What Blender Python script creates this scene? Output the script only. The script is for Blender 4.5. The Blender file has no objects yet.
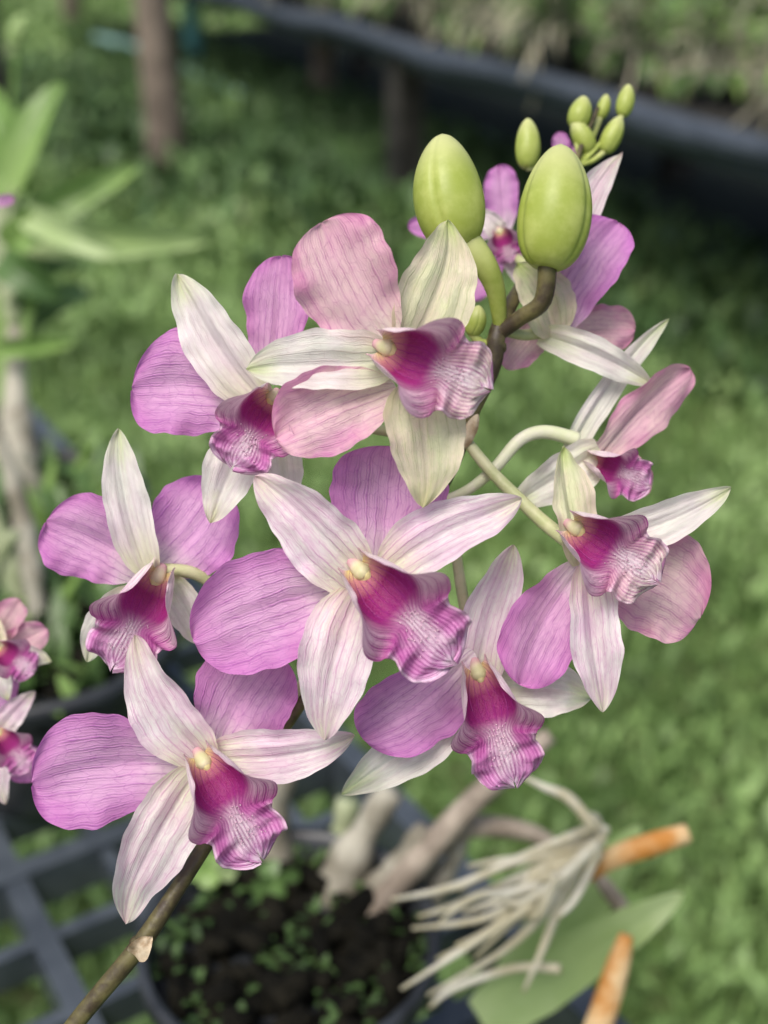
import bpy, math, random
import numpy as np
from mathutils import Vector, Matrix
random.seed(7); rng=np.random.default_rng(7)
scene=bpy.context.scene
# ---------------------------------------------------------------- site frame
CAM=Vector((0,0,1.2)); PITCH=math.radians(28); FPX=1236.0
FW=Vector((0,math.cos(PITCH),-math.sin(PITCH))); UPV=Vector((0,math.sin(PITCH),math.cos(PITCH))); RT=Vector((1,0,0))
U=0.25/FPX                      # 0.2 mm measuring unit on the inflorescence
def pt(a,b,d): return CAM+(FW+RT*((a-384)/FPX)+UPV*((512-b)/FPX))*d
def P(a,b,w=0): return pt(a,b,0.25-w*U)
def ptz(a,b,z):
    r=FW+RT*((a-384)/FPX)+UPV*((512-b)/FPX); return CAM+r*((z-CAM.z)/r.z)
# ---------------------------------------------------------------- mesh helpers
class MB:
    def __init__(s): s.v=[];s.f=[];s.uv=[];s.m=[];s.u2=[]
    def grid(s,pts,uv,mat=0,close=False,u2=None):
        nu,nv=len(pts),len(pts[0]); o=len(s.v)
        for i in range(nu):
            for j in range(nv):
                s.v.append(tuple(pts[i][j])); s.uv.append(uv[i][j]); s.u2.append((u2 or uv)[i][j])
        for i in range(nu-1):
            for j in range(nv-1 if not close else nv):
                j2=(j+1)%nv
                s.f.append((o+i*nv+j,o+(i+1)*nv+j,o+(i+1)*nv+j2,o+i*nv+j2)); s.m.append(mat)
    def tube(s,points,radii,n=12,mat=0,sub=5,ridge=0,cap=True,rp=14):
        p,r=smooth(points,radii,sub)
        T=[(p[min(i+1,len(p)-1)]-p[max(i-1,0)]).normalized() for i in range(len(p))]
        a=Vector((0,0,1)) if abs(T[0].z)<.9 else Vector((1,0,0))
        N=T[0].cross(a).normalized(); g=[];uv=[]
        for i in range(len(p)):
            N=(N-T[i]*N.dot(T[i])).normalized(); B=T[i].cross(N)
            row=[];ru=[]
            for k in range(n):
                an=2*math.pi*k/n
                rr=r[i]*(1-ridge*abs(math.cos(an*1.5+.5))**rp)
                row.append(p[i]+(N*math.cos(an)+B*math.sin(an))*rr); ru.append((i/(len(p)-1),abs(2*k/n-1)))
            g.append(row);uv.append(ru)
        if cap:
            g=[[p[0]]*n]+g+[[p[-1]]*n]; uv=[uv[0]]+uv+[uv[-1]]
        s.grid(g,uv,mat,close=True)
    def box(s,c,ax,ay,az,mat=0):
        o=len(s.v)
        for sx in(-1,1):
            for sy in(-1,1):
                for sz in(-1,1): s.v.append(tuple(c+ax*sx+ay*sy+az*sz)); s.uv.append((.5,.5)); s.u2.append((.5,.5))
        for f in((0,1,3,2),(4,6,7,5),(0,4,5,1),(2,3,7,6),(0,2,6,4),(1,5,7,3)):
            s.f.append(tuple(o+k for k in f)); s.m.append(mat)
    def obj(s,name,mats,parent=None,origin=None,smoothf=True):
        o=Vector(origin) if origin is not None else Vector((0,0,0))
        me=bpy.data.meshes.new(name)
        me.from_pydata([(v[0]-o.x,v[1]-o.y,v[2]-o.z) for v in s.v],[],s.f)
        ul=me.uv_layers.new(name="UVMap"); li=np.empty(len(me.loops),dtype=np.int32); me.loops.foreach_get("vertex_index",li)
        ul.data.foreach_set("uv",np.array(s.uv,dtype=np.float32)[li].ravel())
        if len(s.u2)==len(s.v):
            u2=me.uv_layers.new(name="fan"); u2.data.foreach_set("uv",np.array(s.u2,dtype=np.float32)[li].ravel())
        for m in mats: me.materials.append(m)
        me.polygons.foreach_set("material_index",np.array(s.m,dtype=np.int32))
        if smoothf: me.polygons.foreach_set("use_smooth",np.ones(len(s.f),dtype=bool))
        me.update()
        ob=bpy.data.objects.new(name,me); scene.collection.objects.link(ob)
        if parent: ob.parent=parent
        else: ob.location=o
        return ob
def cr(a,b,c,d,t): return 0.5*((2*b)+(c-a)*t+(2*a-5*b+4*c-d)*t*t+(-a+3*b-3*c+d)*t**3)
def smooth(points,radii,sub):
    pts=[Vector(q) for q in points]; n=len(pts)
    if n<3 and sub>1:
        return [pts[0].lerp(pts[-1],k/4) for k in range(5)],[radii[0]+(radii[-1]-radii[0])*k/4 for k in range(5)]
    out=[];rr=[]
    for i in range(n-1):
        I=(max(i-1,0),i,i+1,min(i+2,n-1))
        for k in range(sub):
            t=k/sub
            out.append(cr(*[pts[q] for q in I],t)); rr.append(max(cr(*[radii[q] for q in I],t),1e-6))
    out.append(pts[-1]);rr.append(radii[-1]); return out,rr
def empty(name,loc):
    e=bpy.data.objects.new(name,None); e.empty_display_size=.01; e.location=loc; scene.collection.objects.link(e); return e
def prof_sepal(t): return min(1,((t+.03)**.55*(1-t)**.72)/.515+.16*(1-t)**4)
def prof_petal(t): return ((t+.01)**.72*(1-t)**.46)/.528*.96
def prof_leaf(t): return min(1,((t+.05)**.3*(1-t)**.6)/.60)
def sheet(mb,B,T,N0,width,prof,bend=0,side=0,roll=0,cup=0,ruf=0,nu=30,nv=19,mat=0,groove=0,asym=.06,seed=None,pet=False,sep=False):
    r=random.Random(seed if seed is not None else random.random())
    X=(T-B).normalized(); N=(N0-X*N0.dot(X)).normalized()
    if roll: N=Matrix.Rotation(math.radians(roll),3,X)@N
    S=X.cross(N)
    p1,p2,p3,p4=[r.uniform(0,6.3) for _ in range(4)]
    tipc=r.uniform(-1,1)
    g=[];uv=[];u2=[]
    for i in range(nu):
        q=i/(nu-1); t=.35*q+.65*(.5-.5*math.cos(math.pi*q))
        c=B+(T-B)*t+N*(bend*4*t*(1-t))+S*(side*4*t*(1-t))
        if sep: c=c+S*(width*.10*tipc*max(0,t-.7)**2*9)
        tt=min(t,.9995); pr=prof(tt); row=[];ru=[];rf=[]
        for j in range(nv):
            s=-1+2*j/(nv-1)
            hw=width/2*pr*(1+asym*math.sin(t*5+p1+(1.7 if s>0 else 0))+asym*.4*math.sin(t*17+p2+(2 if s>0 else 0))+asym*.22*math.sin(t*41+p3+s))
            off=cup*s*s*pr-groove*math.exp(-(s/.10)**2)*(1-t)**.5*min(1,t*6)
            off+=ruf*abs(s)**2.2*(math.sin(t*9+p3+s*1.5)+.6*math.sin(t*17+p4-s*2.2)+.4*math.sin(t*31+p1+s))*min(1,t*3)
            off+=ruf*.5*math.sin(s*5+p1+t*4)*min(1,t*3)
            if sep: off+=groove*.9*(math.exp(-((abs(s)-.42)/.16)**2))*math.sin(min(1,t*1.3)*math.pi)
            row.append(c+S*(s*hw)+N*off); ru.append((t,(s+1)/2))
            rf.append((t,.5+.5*s*(pr**.60 if pet else pr**.25)))
        g.append(row);uv.append(ru);u2.append(rf)
    mb.grid(g,uv,mat,u2=u2)
# ---------------------------------------------------------------- materials
class NT:
    def __init__(s,name):
        s.m=bpy.data.materials.new(name); s.m.use_nodes=True; s.t=s.m.node_tree; s.t.nodes.clear()
        s.out=s.n('ShaderNodeOutputMaterial')
    def n(s,typ,**k):
        x=s.t.nodes.new(typ)
        for a,b in k.items(): setattr(x,a,b)
        return x
    def l(s,a,b): s.t.links.new(a,b)
    def math(s,op,a,b=None,c=None,clamp=False):
        x=s.n('ShaderNodeMath',operation=op,use_clamp=clamp)
        for i,v in enumerate((a,b,c)):
            if v is None: continue
            if isinstance(v,(int,float)): x.inputs[i].default_value=v
            else: s.l(v,x.inputs[i])
        return x.outputs[0]
    def mix(s,f,a,b,blend='MIX'):
        x=s.n('ShaderNodeMix',data_type='RGBA',blend_type=blend)
        for sock,v in((x.inputs[0],f),(x.inputs[6],a),(x.inputs[7],b)):
            if isinstance(v,(int,float)): sock.default_value=v
            elif isinstance(v,tuple): sock.default_value=(v[0],v[1],v[2],1)
            else: s.l(v,sock)
        return x.outputs[2]
    def ss(s,v,a,b,lo=0.,hi=1.):
        x=s.n('ShaderNodeMapRange',interpolation_type='SMOOTHSTEP'); s.l(v,x.inputs[0])
        for i,q in zip((1,2,3,4),(a,b,lo,hi)): x.inputs[i].default_value=q
        return x.outputs[0]
    def noise(s,vec,sc,det=3,rough=.5):
        x=s.n('ShaderNodeTexNoise'); x.inputs['Scale'].default_value=sc; x.inputs['Detail'].default_value=det; x.inputs['Roughness'].default_value=rough
        if vec is not None: s.l(vec,x.inputs['Vector'])
        return x.outputs[0]
    def ramp(s,f,stops):
        x=s.n('ShaderNodeValToRGB'); e=x.color_ramp.elements
        while len(e)<len(stops): e.new(.5)
        for k,(p,c) in enumerate(stops): e[k].position=p; e[k].color=(c[0],c[1],c[2],1)
        s.l(f,x.inputs[0]); return x.outputs[0]
    def finish(s,col,rough=.5,trans=0,bump=None,bs=.3,bd=.001,spec=.4,sheen=0):
        b=s.n('ShaderNodeBsdfPrincipled')
        if isinstance(col,tuple): b.inputs['Base Color'].default_value=(*col,1)
        else: s.l(col,b.inputs['Base Color'])
        b.inputs['Roughness'].default_value=rough; b.inputs['Specular IOR Level'].default_value=spec
        if sheen: b.inputs['Sheen Weight'].default_value=sheen
        if bump is not None:
            bp=s.n('ShaderNodeBump'); bp.inputs['Strength'].default_value=bs; bp.inputs['Distance'].default_value=bd
            s.l(bump,bp.inputs['Height']); s.l(bp.outputs[0],b.inputs['Normal'])
        o=b.outputs[0]
        if trans:
            tr=s.n('ShaderNodeBsdfTranslucent')
            if isinstance(col,tuple): tr.inputs[0].default_value=(*col,1)
            else: s.l(col,tr.inputs[0])
            mx=s.n('ShaderNodeMixShader'); mx.inputs[0].default_value=trans
            s.l(o,mx.inputs[1]); s.l(tr.outputs[0],mx.inputs[2]); o=mx.outputs[0]
        s.l(o,s.out.inputs[0]); return s.m
def uvst(n,name='UVMap'):
    uv=n.n('ShaderNodeUVMap'); uv.uv_map=name; sp=n.n('ShaderNodeSeparateXYZ'); n.l(uv.outputs[0],sp.inputs[0])
    t,s01=sp.outputs[0],sp.outputs[1]
    a=n.math('ABSOLUTE',n.math('MULTIPLY_ADD',s01,2.,-1.)); return uv.outputs[0],t,s01,a
def vein_mask(n,nv,dist=.30,netscale=(9,22)):
    uv,t,s01,_=uvst(n,'fan')
    oi=n.n('ShaderNodeObjectInfo'); rnd=oi.outputs['Random']
    off=n.n('ShaderNodeVectorMath',operation='ADD'); n.l(uv,off.inputs[0]); cx=n.n('ShaderNodeCombineXYZ'); n.l(n.math('MULTIPLY',rnd,37.),cx.inputs[0]); n.l(cx.outputs[0],off.inputs[1]); uvo=off.outputs[0]
    nz=n.math('SUBTRACT',n.noise(uvo,4.0,3,.55),.5)
    v=n.math('MULTIPLY_ADD',s01,float(nv),n.math('MULTIPLY',nz,dist*2.6))
    m1=n.ss(n.math('PINGPONG',v,.5),0.,.15,1.,0.)
    m3=n.math('MULTIPLY',n.ss(n.math('PINGPONG',n.math('MULTIPLY_ADD',v,2.,.5),.5),0.,.20,1.,0.),n.ss(t,.25,.6,0.,.6))
    m1=n.math('MAXIMUM',m1,m3)
    fade=n.ss(n.noise(uvo,5,2),.35,.62,.40,1.)
    m1=n.math('MULTIPLY',m1,fade)
    co=n.n('ShaderNodeCombineXYZ'); n.l(n.math('MULTIPLY_ADD',t,netscale[0],n.math('MULTIPLY',nz,2.)),co.inputs[0]); n.l(n.math('MULTIPLY_ADD',s01,netscale[1],n.math('MULTIPLY',nz,2.)),co.inputs[1]); n.l(n.math('MULTIPLY',rnd,9.),co.inputs[2])
    vo=n.n('ShaderNodeTexVoronoi',feature='DISTANCE_TO_EDGE'); vo.inputs['Scale'].default_value=1; n.l(co.outputs[0],vo.inputs['Vector'])
    m2=n.ss(vo.outputs[0],0.,.10,1.,0.)
    return m1,m2,nz,rnd,uvo
def tepal_mat(name,base,mid,tip,edge,vein,vs,edge_s=.5,trans=.3,nv=13,blush=None,bl=0):
    n=NT(name); uv,t,s01,a=uvst(n); m1,m2,nz,rnd,uvo=vein_mask(n,nv)
    col=n.ramp(n.math('ADD',t,n.math('MULTIPLY',nz,.3)),[(0,base),(.38,mid),(.72,mid),(1,tip)])
    e=n.math('MULTIPLY',n.ss(n.math('ADD',a,n.math('MULTIPLY',nz,.5)),.25,1.),edge_s); e=n.math('MULTIPLY',e,n.ss(t,.05,.4)); col=n.mix(e,col,edge)
    if blush:
        bn=n.ss(n.noise(uvo,2.6,3,.6),.38,.64); col=n.mix(n.math('MULTIPLY',bn,bl),col,blush)
    mott=n.ss(n.noise(uvo,6,3,.6),.3,.7,-.5,.5)
    vm=n.math('ADD',n.math('MULTIPLY',m1,.80),n.math('MULTIPLY',m2,.30),clamp=True)
    col=n.mix(n.math('MULTIPLY',vm,vs,clamp=True),col,vein)
    hs=n.n('ShaderNodeHueSaturation'); n.l(col,hs.inputs['Color']); n.l(n.math('MULTIPLY_ADD',rnd,.022,.490),hs.inputs['Hue'])
    n.l(n.math('ADD',n.math('MULTIPLY_ADD',rnd,-.08,1.04),n.math('MULTIPLY',mott,.12)),hs.inputs['Value'])
    n2=n.noise(uvo,90,2)
    bh=n.math('ADD',n.math('ADD',n.math('MULTIPLY',vm,-.50),n.math('MULTIPLY',n2,.25)),n.math('MULTIPLY',n.noise(uvo,4,1),.8))
    return n.finish(hs.outputs[0],rough=.45,trans=trans,bump=bh,bs=.55,bd=.0005,spec=.30,sheen=.08)
M_PUR=tepal_mat('petal_purple',(.92,.84,.84),(.79,.43,.72),(.71,.29,.64),(.62,.18,.57),(.42,.09,.45),.62,.65,.42,12)
M_PNK=tepal_mat('petal_pink',(.86,.76,.66),(.83,.54,.62),(.77,.38,.55),(.64,.20,.44),(.50,.14,.38),.58,.75,.40,12,(.84,.68,.62),.50)
M_SEP=tepal_mat('sepal_white',(.78,.80,.56),(.88,.82,.81),(.80,.82,.58),(.90,.86,.86),(.60,.22,.48),.58,.5,.40,9,(.78,.48,.68),.46)
M_WHT=tepal_mat('sepal_clean',(.74,.78,.50),(.88,.87,.80),(.66,.78,.36),(.88,.87,.80),(.62,.50,.50),.40,.5,.40,9,(.80,.60,.74),.32)
M_GRN=tepal_mat('sepal_greenish',(.72,.70,.46),(.80,.82,.54),(.54,.68,.22),(.82,.70,.60),(.48,.54,.24),.50,.5,.40,9,(.80,.56,.56),.38)
def lip_mat(name,mid1,mid2,pale):
    n=NT(name); uv,t,s01,a=uvst(n); m1,m2,nz,rnd,uvo=vein_mask(n,19,.25,(9,18))
    inner=n.ramp(n.math('ADD',t,n.math('MULTIPLY',nz,.12)),[(0,(.78,.66,.28)),(.14,(.56,.24,.24)),(.30,(.26,.015,.12)),(.54,(.34,.025,.20)),(.68,mid1),(1,mid2)])
    rimm=n.math('MULTIPLY',n.ss(n.math('ADD',a,n.math('MULTIPLY',nz,.4)),.36,.74),n.ss(t,.64,.50)); inner=n.mix(n.math('MULTIPLY',rimm,.92),inner,(.86,.60,.72))
    cm=n.math('MULTIPLY',n.ss(n.math('ADD',a,n.math('MULTIPLY',nz,1.2)),.66,.0),n.math('MULTIPLY',n.ss(t,.48,.66),n.ss(t,1.,.84)))
    inner=n.mix(n.math('MULTIPLY',cm,pale),inner,(.90,.78,.84))
    ed=n.math('MULTIPLY',n.ss(n.math('MAXIMUM',a,n.ss(t,.82,1.)),.80,1.),n.ss(t,.60,.72)); inner=n.mix(n.math('MULTIPLY',ed,.8),inner,(.90,.72,.84))
    vv=n.math('MULTIPLY',n.math('ADD',n.math('MULTIPLY',m1,.95),n.math('MULTIPLY',m2,.25),clamp=True),n.ss(t,.3,.7,.65,.95)); inner=n.mix(vv,inner,(.36,.03,.26))
    outer=n.ramp(t,[(0,(.86,.84,.62)),(.30,(.88,.78,.78)),(.60,(.82,.56,.70)),(1,(.68,.30,.58))])
    outer=n.mix(n.math('MULTIPLY',n.ss(a,.6,1.),.30),outer,(.76,.38,.62))
    outer=n.mix(n.math('MULTIPLY',m1,.50),outer,(.58,.20,.46))
    g=n.n('ShaderNodeNewGeometry'); col=n.mix(g.outputs['Backfacing'],inner,outer)
    return n.finish(col,rough=.45,trans=.26,bump=n.math('ADD',n.math('MULTIPLY',m1,-.6),n.noise(uvo,60,2)),bs=.6,bd=.0005,spec=.32)
M_LIP=lip_mat('lip_magenta',(.58,.15,.44),(.74,.36,.66),.80)
M_LIPP=lip_mat('lip_pale',(.72,.42,.54),(.86,.78,.70),.90)
def simple(name,c1,c2,scale=200,rough=.5,trans=0,spec=.4,bs=.3,bd=.001,ug=None,lo=.35,hi=.65):
    n=NT(name); tc=n.n('ShaderNodeTexCoord'); nz=n.noise(tc.outputs['Object'],scale,4,.6)
    col=n.mix(n.ss(nz,lo,hi),c1,c2)
    if ug:
        uv,t,s01,a=uvst(n); col=n.mix(n.math('MULTIPLY',n.ss(t,ug[1],ug[2]),ug[3] if len(ug)>3 else 1.),col,ug[0])
    return n.finish(col,rough,trans,nz,bs,bd,spec)
M_COL=simple('column_cream',(.62,.62,.34),(.76,.70,.48),300,.5,.2,bs=.2,bd=.0003,ug=((.62,.28,.42),.55,0.,.8))
M_CAP=simple('anther_cap',(.80,.76,.42),(.76,.70,.32),400,.5,.15,bs=.3,bd=.0003)
M_PAP=simple('lip_hairs',(.86,.66,.76),(.78,.50,.66),400,.5,.3)
M_BUD=simple('bud_green',(.36,.44,.08),(.50,.57,.16),110,.40,.25,bs=.3,bd=.0008,ug=((.64,.66,.32),.50,1.,.8))
M_PED=simple('pedicel_green',(.42,.46,.22),(.56,.56,.34),180,.45,.1,bs=.3,bd=.0005)
M_PEDP=simple('pedicel_pale',(.62,.66,.42),(.70,.68,.55),180,.45,.1,bs=.3,bd=.0005)
M_STEM=simple('stem_dark',(.045,.032,.020),(.13,.115,.045),170,.45,0,bs=.5,bd=.0008)
M_BRACT=simple('dry_bract',(.35,.24,.14),(.62,.52,.38),300,.8,.15,bs=.5)
# ---------------------------------------------------------------- orchid flowers
MAT={'P':M_PUR,'K':M_PNK,'S':M_SEP,'W':M_WHT,'G':M_GRN}
VW=-FW
cnt=[0]
def lip(parent,c,P0,P1,P2,sc,mat,curl=1.):
    nu,nv=72,45
    T0=P1-P0; b=T0.cross(P2-P1).normalized()
    ts=np.linspace(0,1,nu)
    kt=[0,.10,.22,.34,.44,.51,.57,.62,.70,.82,.91,.97,1.]
    kh=[20,40,62,78,78,62,36,25,35,44,39,23,3]
    kr=[12,15,20,25,28,30,33,40,55,60,60,60,60]
    ks=np.ones(5)/5
    H=np.interp(ts,kt,kh); R=np.interp(ts,kt,kr)/curl
    H[2:-2]=np.convolve(H,ks,'same')[2:-2]; R[2:-2]=np.convolve(R,ks,'same')[2:-2]
    ph=random.uniform(0,6)
    mb=MB(); g=[];uv=[];fr=[]
    for i,t in enumerate(ts):
        C=P0*(1-t)**2+P1*2*t*(1-t)+P2*t*t
        T=((P1-P0)*(1-t)+(P2-P1)*t).normalized(); n=T.cross(b)
        if i==0: sg=-1 if n.dot(P2-P1)>0 else 1
        n=n*sg
        row=[];ru=[]
        e=max(0,(t-.60))/.40
        for j in range(nv):
            s=-1+2*j/(nv-1); r=R[i]*sc*U; arc=s*H[i]*sc*U; fi=arc/r
            fl=max(0,abs(s)-.68)/.32
            x=r*math.sin(fi); z=r*(1-math.cos(fi))
            k2=(1-min(1,e*3))*min(1,t*3.2)
            x+=math.copysign(1,s)*fl**1.8*18*sc*U*k2
            fwd=T*(fl*10*sc*U*(1-min(1,e*4))*min(1,t*3))
            if e>0: z=z*(1-.75*e)-e*abs(s)**2*10*sc*U*e
            rf=min(1,e*2)*abs(s)**1.4*(math.sin(s*10+ph+t*8)*4.0+math.sin(t*34+ph*2+s*2)*7.0+4*math.sin(t*61+ph))
            rf+=(1-e)*abs(s)**3*(math.sin(t*26+ph+s)*4.2+3.0*math.sin(t*47+ph*2))*min(1,t*4)
            rf+=3.0*(math.exp(-((abs(s)-.10)/.045)**2)+math.exp(-(s/.04)**2))*min(1,t*3)*(1-t)
            back=-T*(e**3)*9*sc*U*math.exp(-(s/.22)**2)+T*(e**3)*3.5*sc*U*math.sin(s*22+ph)
            p=C+b*x+n*(z+rf*sc*U)+back+fwd
            row.append(p); ru.append((t,(s+1)/2))
            if .55<t<.85 and abs(s)<.45: fr.append((p,n,T,s,t))
        g.append(row);uv.append(ru)
    mb.grid(g,uv,0)
    v=[Vector(mb.v[k]) for k in mb.f[(nu//2)*(nv-1)+nv//2]]
    fn=(v[1]-v[0]).cross(v[2]-v[0]); t=.5; T=((P1-P0)*(1-t)+(P2-P1)*t).normalized(); n=T.cross(b)*sg
    if fn.dot(n)<0: mb.f=[f[::-1] for f in mb.f]
    mb.obj('lip',[mat],parent,c)
    hb=MB()
    for (p,n,T,s,t) in random.sample(fr,min(len(fr),70)):
        if random.random()>1.1-abs(s)*2.0: continue
        o=p+b*random.uniform(-1,1)*2*U+T*random.uniform(-1,1)*2*U; L=random.uniform(1.6,3.4)*U*sc
        d=(n+b*random.uniform(-.5,.5)+T*random.uniform(-.2,.8)).normalized()
        hb.tube([o,o+d*L*.6,o+d*L],[.6*U,.6*U,.25*U],5,0,1)
    if hb.v: hb.obj('lip_hairs',[M_PAP],parent,c)
    T=(T0*.7+(P2-P0)*.30).normalized(); n=T.cross(b)*sg
    cb=MB(); q=P0+n*(3.5*sc)*U-T*6*U; L=25*sc*U; k=sc*U*.86
    cb.tube([q,q+T*L*.3,q+T*L*.6+n*1.5*k,q+T*L*.85+n*1.5*k,q+T*L],[5.5*k,7.5*k,9*k,9.5*k,7*k],18,0,5)
    for sg2 in(-1,1):
        o=q+T*L*.72+b*sg2*8*k+n*1*k; cb.tube([o-T*5*k-b*sg2*3*k,o,o+T*6*k+b*sg2*1*k-n*3*k],[2.5*k,3.2*k,.8*k],8,0,3)
    cb.obj('column',[M_COL],parent,c)
    ab=MB(); q2=q+T*L*.86+n*.5*k
    ab.tube([q2-T*2*k,q2+T*1.5*k,q2+T*5*k-n*1*k,q2+T*8*k-n*2.5*k,q2+T*9.5*k-n*4*k],[6*k,8.2*k,7.4*k,4.5*k,.8*k],18,0,4,ridge=.22,rp=6)
    ab.obj('anther_cap',[M_CAP],parent,c)
def flower(c,teps,lp=None,sc=1.,curl=1.,ped=None,pr=(5,7),pm=None,lm=None):
    cc=P(*c); e=empty('orchid_flower',cc)
    for k,(kind,bx,by,bw,tx,ty,tw,wd,bend,side,roll,cup) in enumerate(teps):
        cnt[0]+=1; mb=MB(); pet=kind in 'PK'
        rr=random.Random(cnt[0]*7+1)
        if pet: bw-=13; tw-=12; bend*=.7; roll+=rr.uniform(-9,9)
        else: roll+=rr.uniform(-12,12)
        sheet(mb,P(bx,by,c[2]+bw),P(tx,ty,c[2]+tw),VW,wd*U,prof_petal if pet else prof_sepal,bend*U,side*U,roll,cup*U,(4.8 if pet else 3.4)*U*min(1,wd/70),mat=0,groove=(4.0 if pet else 4.4)*U*min(1,wd/60),asym=.06,seed=cnt[0]*13+5,nu=46,nv=29,pet=pet,sep=not pet)
        mb.obj(('petal_' if pet else 'sepal_')+str(k+1),[MAT[kind]],e,cc)
    if lp:
        a=P(lp[0],lp[1],c[2]+lp[2]); f=.36
        P1=P(lp[0]+(lp[4]-lp[0])*f,lp[1]+(lp[5]-lp[1])*f,c[2]+lp[3]); P2=P(lp[4],lp[5],c[2]+lp[6])
        lip(e,cc,a,P1,P2,sc,lm or M_LIP,curl)
    if ped:
        mb=MB(); pts=[P(*q) for q in ped]; m=len(pts)
        mb.tube(pts,[(pr[0]+(pr[1]-pr[0])*i/(m-1))*U for i in range(m)],12,0,6); mb.obj('pedicel',[pm or M_PED],e,cc)
    return e
# tepals: kind, base x,y,w, tip x,y,w, width, bend, side, roll, cup ; lip: x0,y0,w0, reach, tip x,y,w
flower((400,365,70),[
 ('K',390,345,6, 322,222,16, 122,12,-6,0,14),
 ('G',412,345,-14, 452,222,-20, 84,10,6,0,12),
 ('W',392,362,-6, 246,366,0, 72,12,-4,0,14),
 ('K',396,387,10, 276,438,16, 100,12,4,0,14),
 ('G',418,385,-6, 430,507,4, 84,12,0,0,12)],
 (382,346,6, 60, 490,390,40),.95,1.0,
 ped=[(478,355,-60),(450,362,-20),(415,362,45)],pr=(5,8),lm=M_LIPP)
flower((262,405,5),[
 ('W',262,402,-2, 182,271,2, 70,12,-8,0,10),
 ('P',262,405,-10, 132,388,-6, 130,12,10,0,12),
 ('P',275,385,-22, 282,256,-26, 84,8,0,0,10),
 ('W',262,425,-8, 212,524,0, 62,8,6,0,12),
 ('W',275,425,-20, 285,512,-20, 54,8,0,0,10)],
 (274,396,2, 56, 232,468,42),.82,1.0,
 ped=[(460,440,-70),(380,430,-50),(300,412,-22),(268,405,0)])
flower((148,575,-25),[
 ('W',148,572,2, 117,429,4, 54,10,-6,0,12),
 ('P',146,575,-10, 47,520,-6, 108,10,8,0,12),
 ('P',150,570,-10, 222,486,-8, 116,10,10,0,12),
 ('W',135,590,-8, 84,660,-4, 46,8,4,0,10),
 ('W',168,580,-14, 200,642,-10, 46,8,-4,0,10)],
 (160,572,2, 58, 112,670,36),.95,1.05,
 ped=[(300,600,-70),(235,600,-60),(215,585,-50),(190,572,-36),(160,570,-28)])
flower((365,585,50),[
 ('S',362,580,-2, 255,476,6, 82,12,6,0,12),
 ('P',380,570,-18, 392,446,-24, 136,10,0,0,10),
 ('S',385,572,-6, 524,503,0, 70,14,-6,0,12),
 ('P',358,588,-8, 193,640,0, 130,16,10,0,14),
 ('S',358,592,-2, 322,740,6, 80,14,6,0,12)],
 (356,566,4, 62, 454,664,40),1.04,1.0,
 ped=[(440,480,-70),(410,530,-30),(375,578,30)])
flower((205,765,15),[
 ('S',205,760,-2, 133,636,4, 70,12,-8,0,12),
 ('P',215,757,-16, 278,655,-18, 118,10,-8,0,10),
 ('S',215,758,-6, 355,738,0, 64,12,8,0,12),
 ('P',198,768,-8, 32,782,0, 134,16,12,0,14),
 ('S',198,772,-2, 120,921,6, 76,14,8,0,12)],
 (200,756,4, 58, 262,860,36),.95,1.0,
 ped=[(330,640,-60),(290,700,-45),(240,745,-25),(212,762,0)])
flower((482,682,-15),[
 ('S',478,685,-4, 518,546,-8, 66,12,-6,0,12),
 ('W',495,690,-8, 592,698,-6, 68,8,-6,0,12),
 ('W',475,690,-18, 340,792,-10, 66,10,-4,0,12),
 ('P',474,652,18, 362,738,26, 106,12,-6,0,12)],
 (476,666,4, 56, 516,788,36),.94,1.0,
 ped=[(450,500,-70),(460,580,-60),(475,660,-30)])
flower((592,560,15),[
 ('G',582,565,-16, 562,446,-22, 56,8,-6,20,10),
 ('W',590,545,-10, 731,487,-6, 48,16,8,0,12),
 ('K',592,565,-10, 700,618,-8, 124,12,-14,0,12),
 ('P',590,558,-4, 518,684,4, 92,8,8,0,14),
 ('S',588,565,6, 604,712,18, 62,12,6,0,12)],
 (572,526,4, 56, 658,582,42),.90,1.0,
 ped=[(464,438,-60),(490,470,-45),(520,500,-30),(548,526,-18),(578,548,8)],pr=(6,8),lm=M_LIPP)
flower((590,455,-75),[
 ('W',565,465,-10, 668,318,-16, 34,-6,-8,0,6),
 ('K',590,470,-4, 690,369,-10, 66,10,-10,20,10),
 ('W',600,450,6, 512,505,14, 60,10,0,0,8),
 ('K',585,445,-14, 650,492,-8, 54,8,0,0,8)],
 (590,458,0, 34, 650,486,20),.60,1.1,
 ped=[(440,502,-70),(468,490,-60),(495,468,-60),(520,440,-64),(545,432,-70),(578,440,-75)],pr=(5,8),pm=M_PEDP)
flower((555,310,-85),[
 ('P',548,338,4, 618,222,-2, 100,14,-8,0,14),
 ('S',562,280,-24, 621,152,-30, 46,8,-8,0,8),
 ('W',540,335,8, 652,386,4, 44,10,-6,0,8),
 ('G',555,335,10, 520,262,6, 70,8,4,0,10),
 ('K',545,320,-10, 505,368,-4, 52,8,0,0,8),
 ('K',545,330,-20, 635,330,-24, 62,8,0,0,8)],
 None,ped=[(500,330,-60),(525,335,-70),(548,330,-84)])
flower((500,225,-230),[
 ('P',505,235,-10, 500,165,-10, 52,6,0,0,6),
 ('P',500,240,-12, 470,300,-10, 52,6,0,0,6),
 ('S',505,235,0, 525,290,0, 34,6,0,0,6),
 ('W',502,235,-4, 478,210,0, 30,6,0,0,6),
 ('P',500,235,-16, 408,225,-16, 40,6,0,0,6)],
 (500,232,4, 26, 512,262,20),.45,1.0,ped=[(545,290,-160),(520,260,-210),(502,236,-232)])
flower((560,150,-260),[('P',560,165,-4,560,132,-2,26,4,0,0,4),('P',562,165,-8,574,146,-6,20,4,0,0,4)],None)
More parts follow.
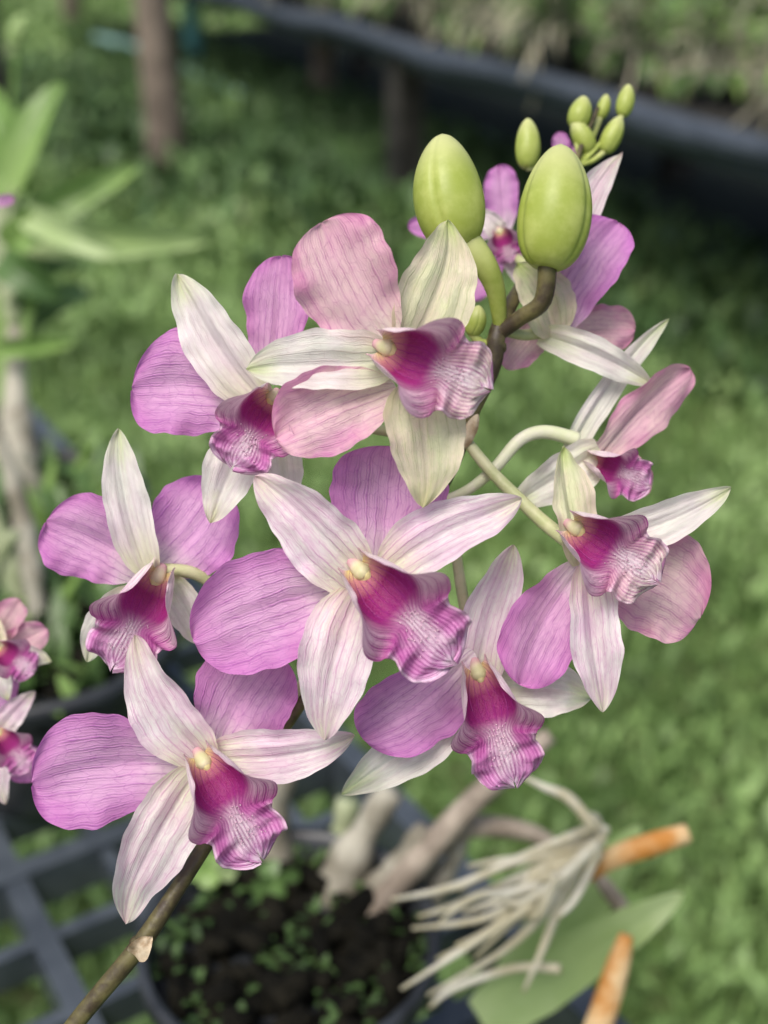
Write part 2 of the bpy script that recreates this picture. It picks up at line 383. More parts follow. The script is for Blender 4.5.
flower((-6,650,-190),[
 ('K',-4,650,-4, 48,630,0, 46,6,0,0,6),('W',-4,652,0, 52,660,4, 34,6,0,0,6),('K',-6,648,-4,20,600,0,50,6,0,0,6),('G',-8,655,2,-6,610,4,40,6,0,0,6),('W',-8,655,2,10,700,4,34,6,0,0,6)],
 (-2,648,4, 30, 34,672,24),.5)
flower((-4,735,-200),[
 ('P',-4,735,-4, 42,775,0, 56,6,0,0,6),('S',-4,735,0, 34,690,4, 36,6,0,0,6),('S',-6,738,2,4,804,4,38,6,0,0,6),('P',-8,730,-4,0,662,0,60,6,0,0,6),('P',-8,735,-4,-80,760,0,60,6,0,0,6)],
 (-2,732,4, 30, 30,770,24),.5)
flower((-12,205,-600),[('P',-8,205,0, 14,198,0, 22,3,0,0,3),('P',-14,205,0,-30,180,0,30,3,0,0,3),('S',-12,208,0,-8,240,0,18,3,0,0,3)],None)
# ---------------------------------------------------------------- stem and buds
st=MB()
path=[(40,1075,30),(78,1020,28),(140,945,22),(180,885,12),(215,830,0),(255,770,-30),(330,660,-60),(400,560,-75),(450,470,-68),(470,415,-60),(492,365,-58),(500,325,-60),(530,270,-110),(560,210,-170),(580,150,-205),(598,108,-225)]
rad=[9,9,9.5,8,8,7.5,7,7,7.5,9,10,9,6,4.5,3.5,2.5]
st.tube([P(*q) for q in path],[r*U for r in rad],14,0,6)
for q,r in(((140,945,22),11.5),((212,834,1),9.5),((466,428,-61),11.5),((496,345,-59),12.5),((505,318,-62),10)):
    a=P(*q); d=(P(q[0]+6,q[1]-10,q[2])-a).normalized()
    st.tube([a-d*6*U,a,a+d*6*U],[r*.75*U,r*U,r*.75*U],14,0,3)
so=st.obj('orchid_flower_stem',[M_STEM],origin=P(140,945,22))
bb=MB()
sheet(bb,P(134,955,34),P(152,936,36),VW,22*U,prof_leaf,4*U,0,0,4*U,2*U,nu=12,nv=9)
sheet(bb,P(462,446,-48),P(478,414,-44),VW,16*U,prof_leaf,4*U,0,0,-4*U,1*U,nu=12,nv=9)
bb.obj('node_bracts',[M_BRACT],so,P(140,945,22))
def bud(base,tip,wd,ped,pr=(5,6),dark=False,bulge=6):
    B,T=P(*base),P(*tip); mb=MB(); d=T-B; S=RT
    ks=np.linspace(0,1,30)
    pts=[B+d*k+S*math.sin(k*math.pi)*bulge*.5*U+S*(k**3)*bulge*.5*U for k in ks]
    raw=[(k+.02)**.44*(1-k)**.62 for k in ks]; mxr=max(raw)
    rs=[max(.02,r/mxr+.04*(1-k)**8) for r,k in zip(raw,ks)]
    mb.tube(pts,[r*wd/2*U for r in rs],72,0,2,ridge=.06,rp=90)
    e=mb.obj('orchid_bud',[M_BUD],origin=B)
    pb=MB(); q=[P(*x) for x in ped]; m=len(q)
    pb.tube(q,[(pr[0]+(pr[1]-pr[0])*i/(m-1))*U for i in range(m)],12,0,6)
    pb.obj('bud_pedicel',[M_STEM if dark else M_BUD],e,B)
bud((460,248,-20),(448,134,-30),72,[(500,328,-58),(496,292,-40),(484,264,-26),(463,238,-22)],(7,16),False,-12)
bud((546,268,-20),(557,144,-24),75,[(497,335,-58),(520,318,-45),(543,300,-30),(548,256,-20)],(8,10),True,8)
bud((470,335,-58),(476,305,-50),22,[(492,345,-60),(480,342,-58),(470,330,-58)],(5,5))
for b,t,w in(((527,168,-190),(527,118,-192),29),((575,128,-215),(584,96,-218),27),((590,152,-215),(572,120,-212),25),((604,152,-215),(620,116,-214),24),((622,116,-225),(628,84,-227),21),((600,118,-240),(606,94,-240),16)):
    bud(b,t,w,[(580,165,-205),((580+b[0])/2,(162+b[1])/2+4,(-205+b[2])/2),b],(2.5,3.5),False,2)
# ---------------------------------------------------------------- setting materials
def foliage(name,stops,rough=.5,trans=.35,scale=3.,spec=.3,w=.5):
    n=NT(name); g=n.n('ShaderNodeNewGeometry'); r=g.outputs['Random Per Island']
    tc=n.n('ShaderNodeTexCoord'); nz=n.noise(tc.outputs['Object'],scale,4,.6)
    f=n.math('ADD',n.math('MULTIPLY',r,1-w),n.math('MULTIPLY',n.ss(nz,.36,.64),w))
    col=n.ramp(f,stops); return n.finish(col,rough,trans,spec=spec)
M_GRASS=foliage('grass_blades',[(0,(.045,.080,.025)),(.35,(.13,.22,.065)),(.7,(.26,.40,.14)),(.93,(.44,.56,.28)),(1,(.60,.58,.42))],.5,0,1.5,w=.55)
M_WEED=foliage('weeds_painted_shade',[(0,(.025,.05,.018)),(.5,(.06,.12,.038)),(1,(.14,.23,.075))],.5,0,3)  # plant greens darkened to carry shade in their colour
M_TREE=foliage('tree_leaves',[(0,(.015,.04,.010)),(.5,(.04,.10,.018)),(1,(.09,.17,.035))],.5,0,.6)
def ground_mat():
    n=NT('ground_soil'); tc=n.n('ShaderNodeTexCoord'); v=tc.outputs['Object']
    a=n.noise(v,1.3,5,.6); b=n.noise(v,22,5,.65)
    col=n.mix(n.ss(a,.4,.62),(.06,.11,.03),(.11,.18,.05)); col=n.mix(n.ss(b,.45,.75),col,(.08,.07,.04))
    return n.finish(col,.9,0,b,.6,.02,.1)
M_GND=ground_mat()
M_BLK=simple('rack_plastic',(.040,.050,.063),(.066,.080,.096),40,.36,0,.5,.15,.001)
M_POT=simple('pot_plastic',(.014,.016,.019),(.035,.040,.046),60,.4,0,.5,.2,.001)
M_NET=simple('shade_net',(.034,.044,.060),(.060,.075,.100),30,.6,0,.4,.4,.005)
M_DARK=simple('bench_shade_black',(.008,.010,.010),(.018,.024,.018),18,.9,0,.1,.5,.01)  # near-black colour standing in for the shadow beneath the bench
M_WOOD=simple('weathered_wood',(.13,.105,.085),(.26,.21,.17),9,.85,0,.2,.7,.01)
M_DWOOD=simple('dark_wood',(.022,.022,.020),(.055,.052,.046),9,.85,0,.2,.7,.01)
M_TEAL=simple('teal_pipe',(.10,.33,.34),(.16,.42,.42),8,.45,0,.4,.1,.002)
M_HOSE=simple('pale_hose',(.22,.40,.36),(.30,.48,.44),8,.5,0,.4,.1,.002)
M_HUSK=simple('coconut_husk',(.004,.004,.003),(.013,.012,.008),60,.95,0,.1,.8,.006)
M_MOSS=simple('moss_leaf',(.022,.05,.014),(.07,.13,.035),90,.6,0,.3,.3,.001)
M_CANE=simple('old_cane',(.22,.20,.15),(.46,.44,.36),45,.7,.05,.3,.5,.002)
M_BCANE=simple('brown_cane',(.22,.18,.14),(.42,.36,.29),60,.7,0,.3,.5,.002)
M_GCANE=simple('green_cane',(.20,.25,.12),(.38,.42,.26),30,.5,.05,.4,.3,.002)
M_ORG=simple('dried_orange_cane',(.62,.26,.05),(.82,.60,.32),50,.7,.1,.3,.6,.002)
M_ROOT=simple('aerial_root',(.62,.57,.38),(.84,.81,.66),60,.7,.15,.2,.4,.001,ug=((.40,.36,.20),.80,1.,.6))
M_LEAF=simple('orchid_leaf',(.17,.30,.07),(.30,.45,.14),12,.38,.3,.45,.15,.001)
M_LEAFD=simple('orchid_leaf_dark',(.07,.14,.04),(.14,.24,.075),12,.38,.25,.45,.15,.001)
M_LEAFP=simple('pale_leaf',(.34,.48,.18),(.48,.60,.30),14,.40,.35,.4,.15,.001)
# ---------------------------------------------------------------- ground
gm=MB(); N=60
xs=np.sign(np.linspace(-1,1,N))*np.abs(np.linspace(-1,1,N))**3*150
gm.grid([[Vector((x,y+5,0.0+.015*math.sin(x*1.7)*math.cos(y*1.3) if abs(x)<20 and abs(y)<20 else 0)) for y in xs] for x in xs],[[(0,0)]*N for _ in xs])
gm.obj('ground',[M_GND])
E0=ptz(768,150,.62); E1=ptz(236,0,.62); ed=(E1-E0).normalized(); en=Vector((-ed.y,ed.x,0))
if en.x<0: en=-en
E0b=E0-ed*2.0; LEN=(E1-E0).length+2.0+4.0
def inbench(x,y,m=0.0):
    dx=x-E0b.x; dy=y-E0b.y; a=dx*ed.x+dy*ed.y; b=dx*en.x+dy*en.y
    return (a>-.1)&(a<LEN)&(b>.80-m)&(b<1.9+m)
def blades(name,n,region,hl,wl,mat,lean=.5,broad=.3,zb=0,avoid=True,bw=2.2):
    x,y=region(n)
    if avoid:
        k=~inbench(x,y); x=x[k]; y=y[k]
    n=len(x); L=rng.uniform(hl[0],hl[1],n); Wd=rng.uniform(wl[0],wl[1],n)
    br=rng.random(n)<broad; L=np.where(br,L*.6,L); Wd=np.where(br,Wd*bw,Wd)
    az=rng.uniform(0,2*np.pi,n); ln=np.abs(rng.normal(0,lean,n))+np.where(br,.7,.1); ln=np.minimum(ln,1.5)
    fx,fy=np.cos(az),np.sin(az); sx,sy=-fy,fx
    z0=zb+np.where(br,rng.uniform(0,1,n)*hl[1]*.5,0)
    V=np.zeros((n,6,3))
    h1=L*.5*np.cos(ln*.5); d1=L*.5*np.sin(ln*.5); h2=h1+L*.5*np.cos(ln*1.2); d2=d1+L*.5*np.sin(ln*1.2)
    for k,(d,h,w) in enumerate(((0,0,.35),(d1,h1,.5),(d2,h2,.06))):
        for q,sg in enumerate((-1,1)):
            V[:,k*2+q,0]=x+fx*d+sx*Wd*w*sg; V[:,k*2+q,1]=y+fy*d+sy*Wd*w*sg; V[:,k*2+q,2]=z0+h
    me=bpy.data.meshes.new(name); me.vertices.add(n*6); me.vertices.foreach_set('co',V.reshape(-1).astype(np.float32))
    base=(np.arange(n)*6)[:,None]; F=np.concatenate([base+np.array([[0,1,3,2]]),base+np.array([[2,3,5,4]])],1).reshape(-1)
    me.loops.add(n*8); me.loops.foreach_set('vertex_index',F.astype(np.int32))
    me.polygons.add(n*2); me.polygons.foreach_set('loop_start',(np.arange(n*2)*4).astype(np.int32))
    me.update(calc_edges=True); me.materials.append(mat)
    ob=bpy.data.objects.new(name,me); scene.collection.objects.link(ob); return ob
def band(y0,y1,m=.6,k=.42):
    def f(n):
        y=rng.uniform(y0,y1,n*2); w=m+k*y; keep=rng.random(n*2)<w/(m+k*y1); y=y[keep][:n]; w=m+k*y
        x=rng.uniform(-1,1,len(y))*w
        q=np.sin(x*5.1+np.sin(y*3.3)*2)*np.sin(y*4.7+np.sin(x*2.9)*2)
        kk=rng.random(len(y))<.55+.45*q; return x[kk],y[kk]
    return f
objs=[blades('grass',56000,band(.5,3.2),(.03,.10),(.004,.0085),M_GRASS,broad=.34),
 blades('grass',44000,band(3.2,6.5),(.04,.12),(.008,.016),M_GRASS),
 blades('grass',32000,band(6.5,16),(.05,.14),(.018,.034),M_GRASS)]
for o in objs: o.select_set(True)
bpy.context.view_layer.objects.active=objs[0]; bpy.ops.object.join(); bpy.ops.object.select_all(action='DESELECT')
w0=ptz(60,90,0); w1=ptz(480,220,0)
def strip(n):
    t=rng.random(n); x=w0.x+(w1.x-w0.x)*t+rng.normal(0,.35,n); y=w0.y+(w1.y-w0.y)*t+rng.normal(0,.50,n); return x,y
blades('weeds',13000,strip,(.08,.22),(.010,.026),M_WEED,.5,.5)  # shadowed grass strip, its shade painted as taller dark blades
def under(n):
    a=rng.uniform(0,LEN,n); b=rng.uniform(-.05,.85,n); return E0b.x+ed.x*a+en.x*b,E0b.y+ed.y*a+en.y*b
blades('weeds',8500,under,(.06,.18),(.008,.022),M_WEED,.5,.5,avoid=False)  # plants below the bench, part of the shade is in their dark colour
# ---------------------------------------------------------------- bench on the right
bn=MB(); zt=.62
Z=Vector((0,0,1))
def bar(a,b,w,h,mat=0,mb=None):
    d=(b-a); L=d.length; d.normalize(); s=d.cross(Z).normalized(); u=s.cross(d)
    (mb or bn).box((a+b)/2,d*(L/2),s*(w/2),u*(h/2),mat)
A=Vector((E0b.x,E0b.y,zt)); Bq=A+ed*LEN
pp=[A.lerp(Bq,k/24)+Z*(.012*math.sin(k*1.9)) for k in range(25)]
bn.tube(pp,[.036+.006*math.sin(k*2.3) for k in range(25)],12,0,3)
bn.tube([p+en*.05-Z*.06 for p in pp],[.018]*25,8,0,2)
bn.tube([p+en*1.35 for p in pp],[.034]*25,12,0,2)
for k in range(22):
    bar(A+en*(.10+k*.058),Bq+en*(.10+k*.058),.036,.018,1)
leg0=ptz(424,216,0)
la=(leg0-Vector((E0b.x,E0b.y,0))).dot(ed)
for k in range(-2,5):
    a=la+k*3.1
    if a<0.1 or a>LEN: continue
    for off in(.06,1.3):
        q=Vector((E0b.x,E0b.y,0))+ed*a+en*off
        bn.box(q+Z*.29,ed*.055,en*.05,Z*.29,1)
    q=Vector((E0b.x,E0b.y,zt-.06))+ed*a
    bar(q+en*.12,q+en*1.25,.05,.06,1)
bn.obj('nursery_bench',[M_NET,M_DWOOD],smoothf=False)
mm=MB(); q=Vector((E0b.x,E0b.y,.02))
c=[[q+en*.82,q+en*2.0],[q+en*.82+ed*LEN,q+en*2.0+ed*LEN]]
mm.grid([[c[0][0].lerp(c[1][0],i/30)+en*(j*.095)+Z*.006*math.sin(i*j+j) for j in range(14)] for i in range(31)],[[(0,0)]*14 for _ in range(31)])
mm.obj('bench_shade_sheet',[M_DARK])  # added dark sheet that paints the under-bench shadow
def pot(mb,c,r,h,mat=0,husk=1,nh=130):
    prof=[(r*.72,0),(r*.74,.004),(r*.92,h*.84),(r*.93,h*.86),(r*1.03,h*.87),(r*1.04,h),(r*.97,h),(r*.95,h*.9),(r*.9,h*.80)]
    g=[[c+Vector((math.cos(a)*p[0],math.sin(a)*p[0],p[1])) for a in np.linspace(0,2*math.pi,33)[:-1]] for p in prof]
    g=[[c+Z*.002]*32]+g+[[c+Z*(h*.78)]*32]
    mb.grid(g,[[(0,0)]*32 for _ in g],mat,close=True)
    for k in range(nh):
        a=random.uniform(0,6.3); d=r*.86*math.sqrt(random.random()); q=c+Vector((math.cos(a)*d,math.sin(a)*d,h*.80+random.uniform(-.006,.008)))
        x=Vector((random.uniform(-1,1),random.uniform(-1,1),random.uniform(-.5,.5))).normalized(); y=x.cross(Z).normalized(); z=x.cross(y)
        mb.box(q,x*random.uniform(.004,.012),y*random.uniform(.002,.005),z*random.uniform(.002,.004),husk)
def cane(mb,a,b,r,mat,bow=None,n=6):
    pts=[];rr=[]
    bow=bow or Vector((random.uniform(-.01,.01),random.uniform(-.01,.01),0))
    for k in range(n*2+1):
        t=k/(n*2); pts.append(a.lerp(b,t)+bow*math.sin(t*math.pi)); rr.append(r*(.55+.45*math.sin(min(1,t*1.15+.12)*math.pi))*(1.10 if k%2 else .92))
    mb.tube(pts,rr,9,mat,2)
def potted(dense=8,hgt=.26):
    mb=MB(); pot(mb,Vector((0,0,0)),.075,.10,0,1,50)
    for k in range(dense):
        a=random.uniform(0,6.3); lean=random.uniform(.02,.12); h=random.uniform(.5,1)*hgt
        b=Vector((math.cos(a)*.04,math.sin(a)*.04,.085)); t=b+Vector((math.cos(a)*lean,math.sin(a)*lean,h))
        cane(mb,b,t,.0075,3 if random.random()<.6 else 2,n=4)
        for m in range(random.randint(3,6)):
            q=b.lerp(t,random.uniform(.3,1)); aa=random.uniform(0,6.3); L=random.uniform(.08,.15)
            tip=q+Vector((math.cos(aa)*L,math.sin(aa)*L,random.uniform(-.06,.06)))
            sheet(mb,q,tip,Z,random.uniform(.024,.038),prof_leaf,.015,0,0,.004,0,nu=8,nv=4,mat=4 if random.random()<.45 else 5)
    for k in range(14):
        aa=random.uniform(0,6.3); q=Vector((math.cos(aa)*.06,math.sin(aa)*.06,.10)); L=random.uniform(.07,.13)
        sheet(mb,q,q+Vector((math.cos(aa)*L*.7,math.sin(aa)*L*.7,-L*random.uniform(.3,1))),Z+Vector((math.cos(aa),math.sin(aa),0)),.03,prof_leaf,.02,0,0,.004,0,nu=8,nv=4,mat=5 if k%3 else 4)
    for k in range(30):
        a=random.uniform(0,6.3); p=[Vector((math.cos(a)*.07,math.sin(a)*.07,.10+random.uniform(0,.12)))]
        for m in range(3): p.append(p[-1]+Vector((math.cos(a)*random.uniform(0,.05),math.sin(a)*random.uniform(0,.05),random.uniform(-.09,.03)))+Vector((random.uniform(-.02,.02),random.uniform(-.02,.02),0)))
        mb.tube(p,[.0036,.0034,.003,.0015],5,6,2)
    return mb
MS=[M_POT,M_HUSK,M_CANE,M_GCANE,M_LEAF,M_LEAFD,M_ROOT]
bases=[potted(10,.28).obj('potted_orchid',MS),potted(12,.22).obj('potted_orchid',MS),potted(9,.32).obj('potted_orchid',MS)]
k=0
for row in range(4):
    a=.15+row*.07
    while a<LEN-.2:
        b=.16+row*.29+random.uniform(-.05,.05)
        loc=Vector((E0b.x,E0b.y,zt+.010))+ed*(a+random.uniform(-.05,.05))+en*b
        if k<3: ob=bases[k]
        else:
            ob=bpy.data.objects.new('potted_orchid',bases[k%3].data); scene.collection.objects.link(ob)
        ob.location=loc; ob.rotation_euler=(0,0,random.uniform(0,6.3)); s=random.uniform(.85,1.4); ob.scale=(s,s,s*random.uniform(.8,1.0))
        k+=1; a+=random.uniform(.22,.42)
# ---------------------------------------------------------------- posts, pipe
def post(a,b,w,h,mat,name):
    q=ptz(a,b,0); mb=MB()
    pts=[q+Z*(h*i/6-.05)+Vector((.006*math.sin(i*2),.005*math.cos(i*3),0)) for i in range(7)]
    mb.tube(pts,[w/2*(1+.05*math.sin(i*1.7)) for i in range(7)],10,0,2); return mb.obj(name,[mat],origin=q)
post(168,182,.150,1.9,M_WOOD,'wooden_post')
post(325,116,.13,.62,M_WOOD,'wooden_post')
post(72,25,.13,1.6,M_WOOD,'wooden_post')
post(2,130,.12,1.8,M_DWOOD,'wooden_post')
post(195,72,.10,1.8,M_TEAL,'water_pipe')
hb=MB(); hb.tube([ptz(95,38,.10),ptz(150,52,.12),ptz(200,78,.11),ptz(245,98,.10)],[.03]*4,10,0,4); hb.obj('irrigation_hose',[M_HOSE])
tr=MB()
for k in range(14):
    x=-13+k*2+random.uniform(-.5,.5); y=19+random.uniform(-1,1.5); h=random.uniform(2,3)
    tr.tube([Vector((x,y,-.1)),Vector((x+.1,y,h*.5)),Vector((x-.1,y,h)),Vector((x+.1,y,h+1.2))],[.16,.12,.09,.03],8,1,2)
    for m in range(5):
        a=random.uniform(0,6.3); tr.tube([Vector((x,y,h*.7+m*.3)),Vector((x+math.cos(a)*.7,y+math.sin(a)*.7,h+m*.4)),Vector((x+math.cos(a)*1.3,y+math.sin(a)*1.3,h+.4+m*.4))],[.05,.035,.015],6,1,2)
    for m in range(1200):
        cl=random.Random(k*31+m//60); cx,cy,cz=cl.gauss(0,.9),cl.gauss(0,.8),cl.gauss(0,.9)
        c=Vector((x+cx+random.gauss(0,.3),y+cy+random.gauss(0,.3),max(.3,h+.5+cz+random.gauss(0,.3))))
        d1=Vector((random.gauss(0,1),random.gauss(0,1),random.gauss(0,.6))).normalized()*random.uniform(.08,.16); d2=d1.cross(Vector((random.gauss(0,1),random.gauss(0,1),random.gauss(0,1)))).normalized()*.05
        o=len(tr.v)
        for q in(c-d1,c+d2,c+d1,c-d2): tr.v.append(tuple(q)); tr.uv.append((0,0)); tr.u2.append((0,0))
        tr.f.append((o,o+1,o+2,o+3)); tr.m.append(0)
tr.obj('tree_row',[M_TREE,M_DWOOD],smoothf=False)
# ---------------------------------------------------------------- plastic rack under the plants
RZ=.75
ra=ptz(50,450,RZ); rb=ptz(570,1012,RZ); re=(ra-rb).normalized(); rn=Vector((-re.y,re.x,0))
if rn.x>0: rn=-rn
R0=rb-re*.35; RL=1.75; RW=.80
rk=MB(); stp=.046
n=int(RL/stp)
for i in range(n+1):
    q=R0+re*(i*stp); rk.box(q+rn*(RW/2),re*(.0058 if i%4==0 else .0036),rn*(RW/2-.008),Z*(.012 if i%4==0 else .009))
m=int(RW/stp)
for j in range(1,m+1):
    q=R0+rn*(j*stp); rk.box(q+re*(RL/2)-Z*.0008,re*(RL/2-.008),rn*(.0058 if j%4==0 else .0034),Z*(.0112 if j%4==0 else .0082))
for off in(0,RW): rk.box(R0+re*(RL/2)+rn*off-Z*.004,re*(RL/2),rn*.007,Z*.020)
for off in(0,RL): rk.box(R0+re*off+rn*(RW/2)-Z*.0035,re*.007,rn*(RW/2-.0072),Z*.0195)
for a in(.1,RL-.1):
    for b in(.06,RW-.06): rk.box(R0+re*a+rn*b-Z*(RZ/2+.012),re*.02,rn*.02,Z*(RZ/2-.003))
rk.obj('plastic_rack',[M_BLK],smoothf=False)
# ---------------------------------------------------------------- pot of the blooming orchid
pc=ptz(290,955,.825); pc.z=RZ+.012
hp=MB(); pot(hp,pc,.056,.075,0,1,170)
def C(a,b,d): return pt(a,b,d)
cane(hp,C(296,950,.53),C(288,765,.50),.0095,2,n=5)
cane(hp,C(268,940,.55),C(258,790,.54),.0075,2,n=5)
cane(hp,C(330,950,.52),C(392,790,.50),.0105,2,n=4)
cane(hp,C(318,930,.53),C(348,800,.52),.0095,3,n=5)
cane(hp,C(345,945,.51),C(425,830,.49),.0085,2,n=5)
cane(hp,C(350,960,.52),C(462,838,.50),.0065,2,n=5)
cane(hp,C(360,940,.53),C(380,850,.52),.0085,3,n=4)
cane(hp,C(395,930,.52),C(440,860,.51),.0065,2,n=4)
cane(hp,C(255,1000,.52),C(262,915,.50),.0055,2,n=4)
cane(hp,C(300,1010,.52),C(322,925,.50),.0050,7,n=4)
hp.tube([C(345,945,.50),C(410,870,.49),C(480,795,.49),C(550,735,.49)],[.0045,.0055,.005,.0035],10,7,4)
hp.tube([C(380,920,.50),C(450,835,.50),C(520,830,.5),C(560,850,.5)],[.003,.0045,.004,.0028],10,7,4)
hp.tube([C(240,880,.55),C(262,940,.54),C(258,1010,.52)],[.003,.004,.004],8,7,3)
hp.tube([C(540,905,.44),C(605,862,.43),C(650,845,.43),C(688,833,.43)],[.0018,.0038,.0042,.0034],10,8,4)
hp.tube([C(585,1060,.42),C(604,1010,.42),C(618,965,.42),C(626,935,.42)],[.0048,.0048,.0042,.0024],10,8,4)
hp.tube([C(628,915,.45),C(600,878,.46),C(585,850,.46)],[.003,.0032,.002],8,7,4)
rt=[((600,828),(520,862),(450,885),(388,900)),((602,835),(520,880),(460,905),(418,922)),((604,840),(540,890),(480,940),(405,994)),
    ((600,845),(545,905),(500,955),(430,1000)),((598,830),(560,870),(500,930),(440,965)),((590,824),(570,800),(545,785),(520,778)),
    ((560,965),(510,968),(450,985),(425,1005)),((606,836),(600,822),(592,815),(580,822)),((540,880),(500,890),(470,900),(440,925)),((604,838),(560,900),(540,950),(520,990)),
    ((600,835),(570,850),(500,870),(455,895)),((560,880),(540,910),(520,920),(480,935)),((600,850),(570,890),(520,915),(470,960)),((598,826),(540,850),(500,862),(470,868)),((604,832),(590,870),(575,905),(560,925)),((580,860),(530,885),(490,925),(455,945)),
    ((600,832),(540,870),(490,915),(415,930)),((602,842),(555,880),(520,900),(500,905)),((598,840),(550,872),(510,895),(462,912))]
for i,r in enumerate(rt):
    dd=.42+.012*math.sin(i*2.1); hp.tube([C(q[0]+random.uniform(-5,5),q[1]+random.uniform(-6,6),dd+.006*math.sin(k+i)) for k,q in enumerate(r)],[.0017,.0015+.0004*(i%2),.0013,.0006],8,9,5)
def lf(a,b,w,mat,bend=.004,roll=0,cup=.002): sheet(hp,C(*a),C(*b),Z*.6+VW,w,prof_leaf,bend,0,roll,cup,.0008,nu=18,nv=9,mat=mat,groove=.001)
lf((480,1020,.45),(684,893,.43),.021,10,.003,0)
lf((505,1000,.47),(640,825,.46),.024,10,.006,0)
lf((590,900,.5),(520,1020,.46),.015,10)
hw=[(210,870),(250,905),(285,915),(262,940),(300,935),(225,885),(290,955),(195,870),(240,930),(275,880),(320,990),(370,1000),(220,960),(200,900),(250,975),(345,965),(390,975),(215,925)]
for i,(a,b) in enumerate(hw):
    q=C(a,b,.50+.01*(i%3))
    hp.tube([C(a+8,b+55,.53),C(a+4,b+25,.515),q],[.0008,.0007,.0005],5,4,3)
    for k in range(4):
        an=k*1.6+i; t=C(a+math.cos(an)*27,b+math.sin(an)*19,.50+.01*(i%3)-.004*math.sin(an))
        sheet(hp,q,t,VW,.011,prof_petal,.001,0,random.uniform(-30,30),.001,.0004,nu=8,nv=5,mat=(10 if (k+i)%5==0 else 4) if i%2==0 else 5)
for k in range(420):
    a=random.uniform(0,6.3); d=.054*math.sqrt(random.random()); q=pc+Vector((math.cos(a)*d,math.sin(a)*d,.062+random.uniform(0,.006)))
    if math.sin(q.x*130)*math.cos(q.y*110)<-.1: continue
    aa=random.uniform(0,6.3); L=random.uniform(.003,.007)
    sheet(hp,q,q+Vector((math.cos(aa)*L,math.sin(aa)*L,random.uniform(.001,.004))),Z,.003,prof_leaf,.001,0,0,0,0,nu=5,nv=3,mat=11)
hp.obj('potted_orchid',[M_POT,M_HUSK,M_CANE,M_GCANE,M_LEAF,M_LEAFD,M_ROOT,M_BCANE,M_ORG,M_ROOT,M_LEAFP,M_MOSS],origin=pc)
def rackpot(a,b):
    q=ptz(a,b,.835); q.z=RZ+.011; return q
lp=MB(); q=rackpot(35,640); pot(lp,q,.075,.085,0,1)
for k in range(5): cane(lp,q+Vector((random.uniform(-.04,.04),random.uniform(-.04,.04),.07)),q+Vector((random.uniform(-.09,.02),random.uniform(-.02,.08),random.uniform(.12,.2))),.006,2 if k%2 else 3)
for k in range(160):
    a=random.uniform(0,6.3); d=.07*math.sqrt(random.random()); c=q+Vector((math.cos(a)*d,math.sin(a)*d,.07)); aa=random.uniform(0,6.3); L=random.uniform(.008,.03)
    sheet(lp,c,c+Vector((math.cos(aa)*L,math.sin(aa)*L,random.uniform(.005,.03))),Z,.008,prof_leaf,.002,0,0,0,0,nu=5,nv=3,mat=4 if k%5==0 else 5)
lp.obj('potted_orchid',MS,origin=q)
tp=MB(); q=ptz(15,520,.835); q.z=RZ+.011; pot(tp,q,.08,.085,0,1)
for k in range(200):
    a=random.uniform(0,6.3); d=.075*math.sqrt(random.random()); c=q+Vector((math.cos(a)*d,math.sin(a)*d,.07)); aa=random.uniform(0,6.3); L=random.uniform(.01,.04)
    sheet(tp,c,c+Vector((math.cos(aa)*L,math.sin(aa)*L,random.uniform(.005,.04))),Z,.009,prof_leaf,.002,0,0,0,0,nu=5,nv=3,mat=4 if k%5==0 else 5)
def D(a,b,d=.85): return pt(a,b,d)
cane(tp,D(35,540,.80),D(16,330,.82),.0125,2,n=6)
cane(tp,D(60,560,.82),D(12,380,.86),.008,2,n=6)
cane(tp,D(-10,540,.82),D(5,150,.85),.011,3,n=8)
cane(tp,D(16,330,.82),D(20,180,.82),.008,3,n=5)
def tl(a,b,w,mat,bend=.012,roll=0): sheet(tp,D(*a),D(*b),VW,w,prof_leaf,bend,0,roll,.005,.001,nu=20,nv=9,mat=mat,groove=.002)
tl((10,235,.83),(212,240,.80),.026,10,.004,25)
tl((14,225,.84),(140,165,.86),.022,4,.01,20)
tl((5,190,.82),(62,82,.82),.030,4,.006,-10)
tl((18,200,.82),(-10,85,.84),.030,4,.006)
tl((25,215,.80),(125,258,.78),.020,10,.008,10)
tl((0,350,.80),(78,342,.78),.013,4,.004,10)
tl((0,300,.82),(110,262,.86),.026,5,.012,-30)
tl((10,280,.86),(95,225,.9),.022,5,.012,0)
tl((0,190,.84),(-60,130,.86),.03,4)
tl((10,330,.86),(90,290,.9),.026,5,.012,0)
tl((-10,400,.82),(40,250,.84),.03,4,.01,0)
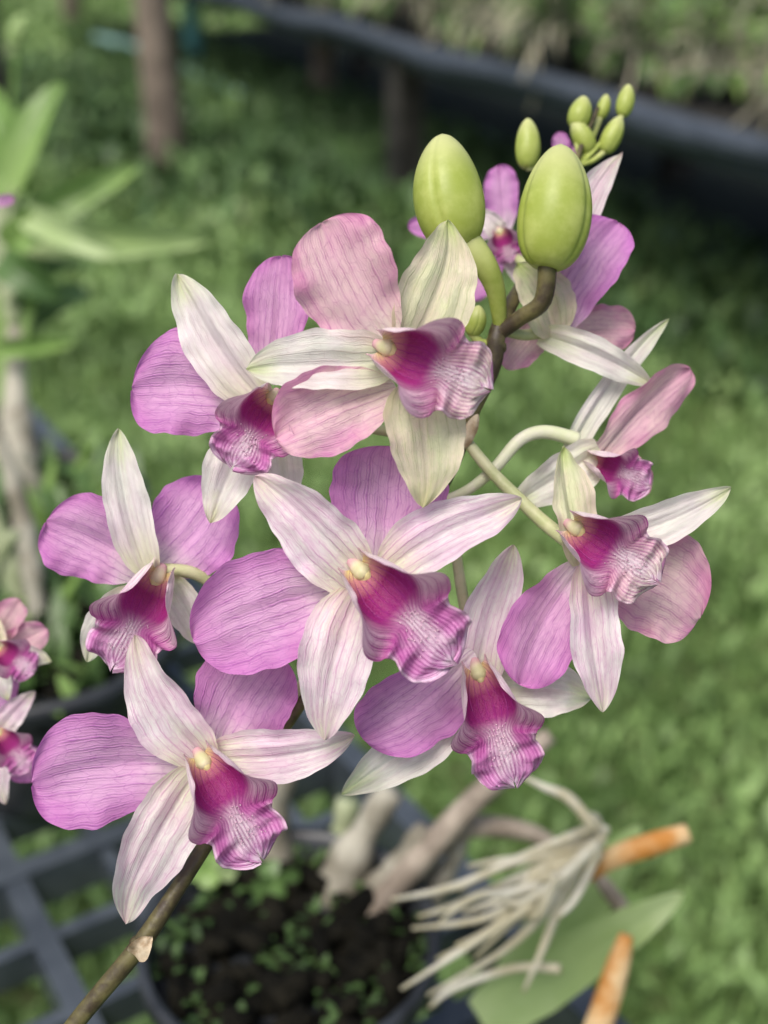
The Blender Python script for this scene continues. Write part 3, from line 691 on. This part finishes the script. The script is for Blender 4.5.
tl((5,250,.82),(70,215,.80),.026,4,.01,0)
tl((0,260,.80),(60,300,.80),.024,5,.01,0)
tl((30,640,.74),(95,585,.72),.018,10,.006,0)
tl((0,590,.76),(60,560,.74),.018,4,.006,0)
for k in range(4): tp.tube([D(18+k*3,45-k*6,.84),D(16,30+k,.84),D(20+k*2,15,.84)],[.004,.0055,.002],10,10,4)
tp.tube([D(8,170,.85),D(14,80,.85),D(20,30,.84)],[.002,.0018,.0015],8,4,4)
tp.obj('potted_orchid',MS+[M_BCANE,M_ORG,M_ROOT,M_LEAFP],origin=q)
# ---------------------------------------------------------------- light, world, camera
w=bpy.data.worlds.new("World"); scene.world=w; w.use_nodes=True; nt=w.node_tree
sk=nt.nodes.new('ShaderNodeTexSky'); sk.sky_type='NISHITA'; sk.sun_disc=False
EL,AZ=62,215
sk.sun_elevation=math.radians(EL); sk.sun_rotation=math.radians(AZ); sk.air_density=1.; sk.dust_density=5.
bgn=nt.nodes['Background']; nt.links.new(sk.outputs[0],bgn.inputs[0]); bgn.inputs[1].default_value=.15
sun=bpy.data.lights.new('sun','SUN'); sun.energy=3.0; sun.angle=math.radians(32); sun.color=(1,.955,.90)
so=bpy.data.objects.new('sun',sun); scene.collection.objects.link(so)
a=math.radians(AZ); dirv=Vector((math.sin(a)*math.cos(math.radians(EL)),math.cos(a)*math.cos(math.radians(EL)),math.sin(math.radians(EL))))
so.rotation_euler=dirv.to_track_quat('Z','Y').to_euler(); so.location=dirv*10
cam=bpy.data.cameras.new('camera'); co=bpy.data.objects.new('camera',cam); scene.collection.objects.link(co)
co.location=CAM; co.rotation_euler=(math.pi/2-PITCH,0,0)
cam.sensor_fit='VERTICAL'; cam.sensor_height=36; cam.lens=18/(512/FPX); cam.clip_start=.01; cam.clip_end=500
cam.dof.use_dof=True; cam.dof.focus_distance=.243; cam.dof.aperture_fstop=cam.lens/4.5
scene.camera=co
scene.view_settings.view_transform='Standard'; scene.view_settings.look='None'; scene.view_settings.exposure=0
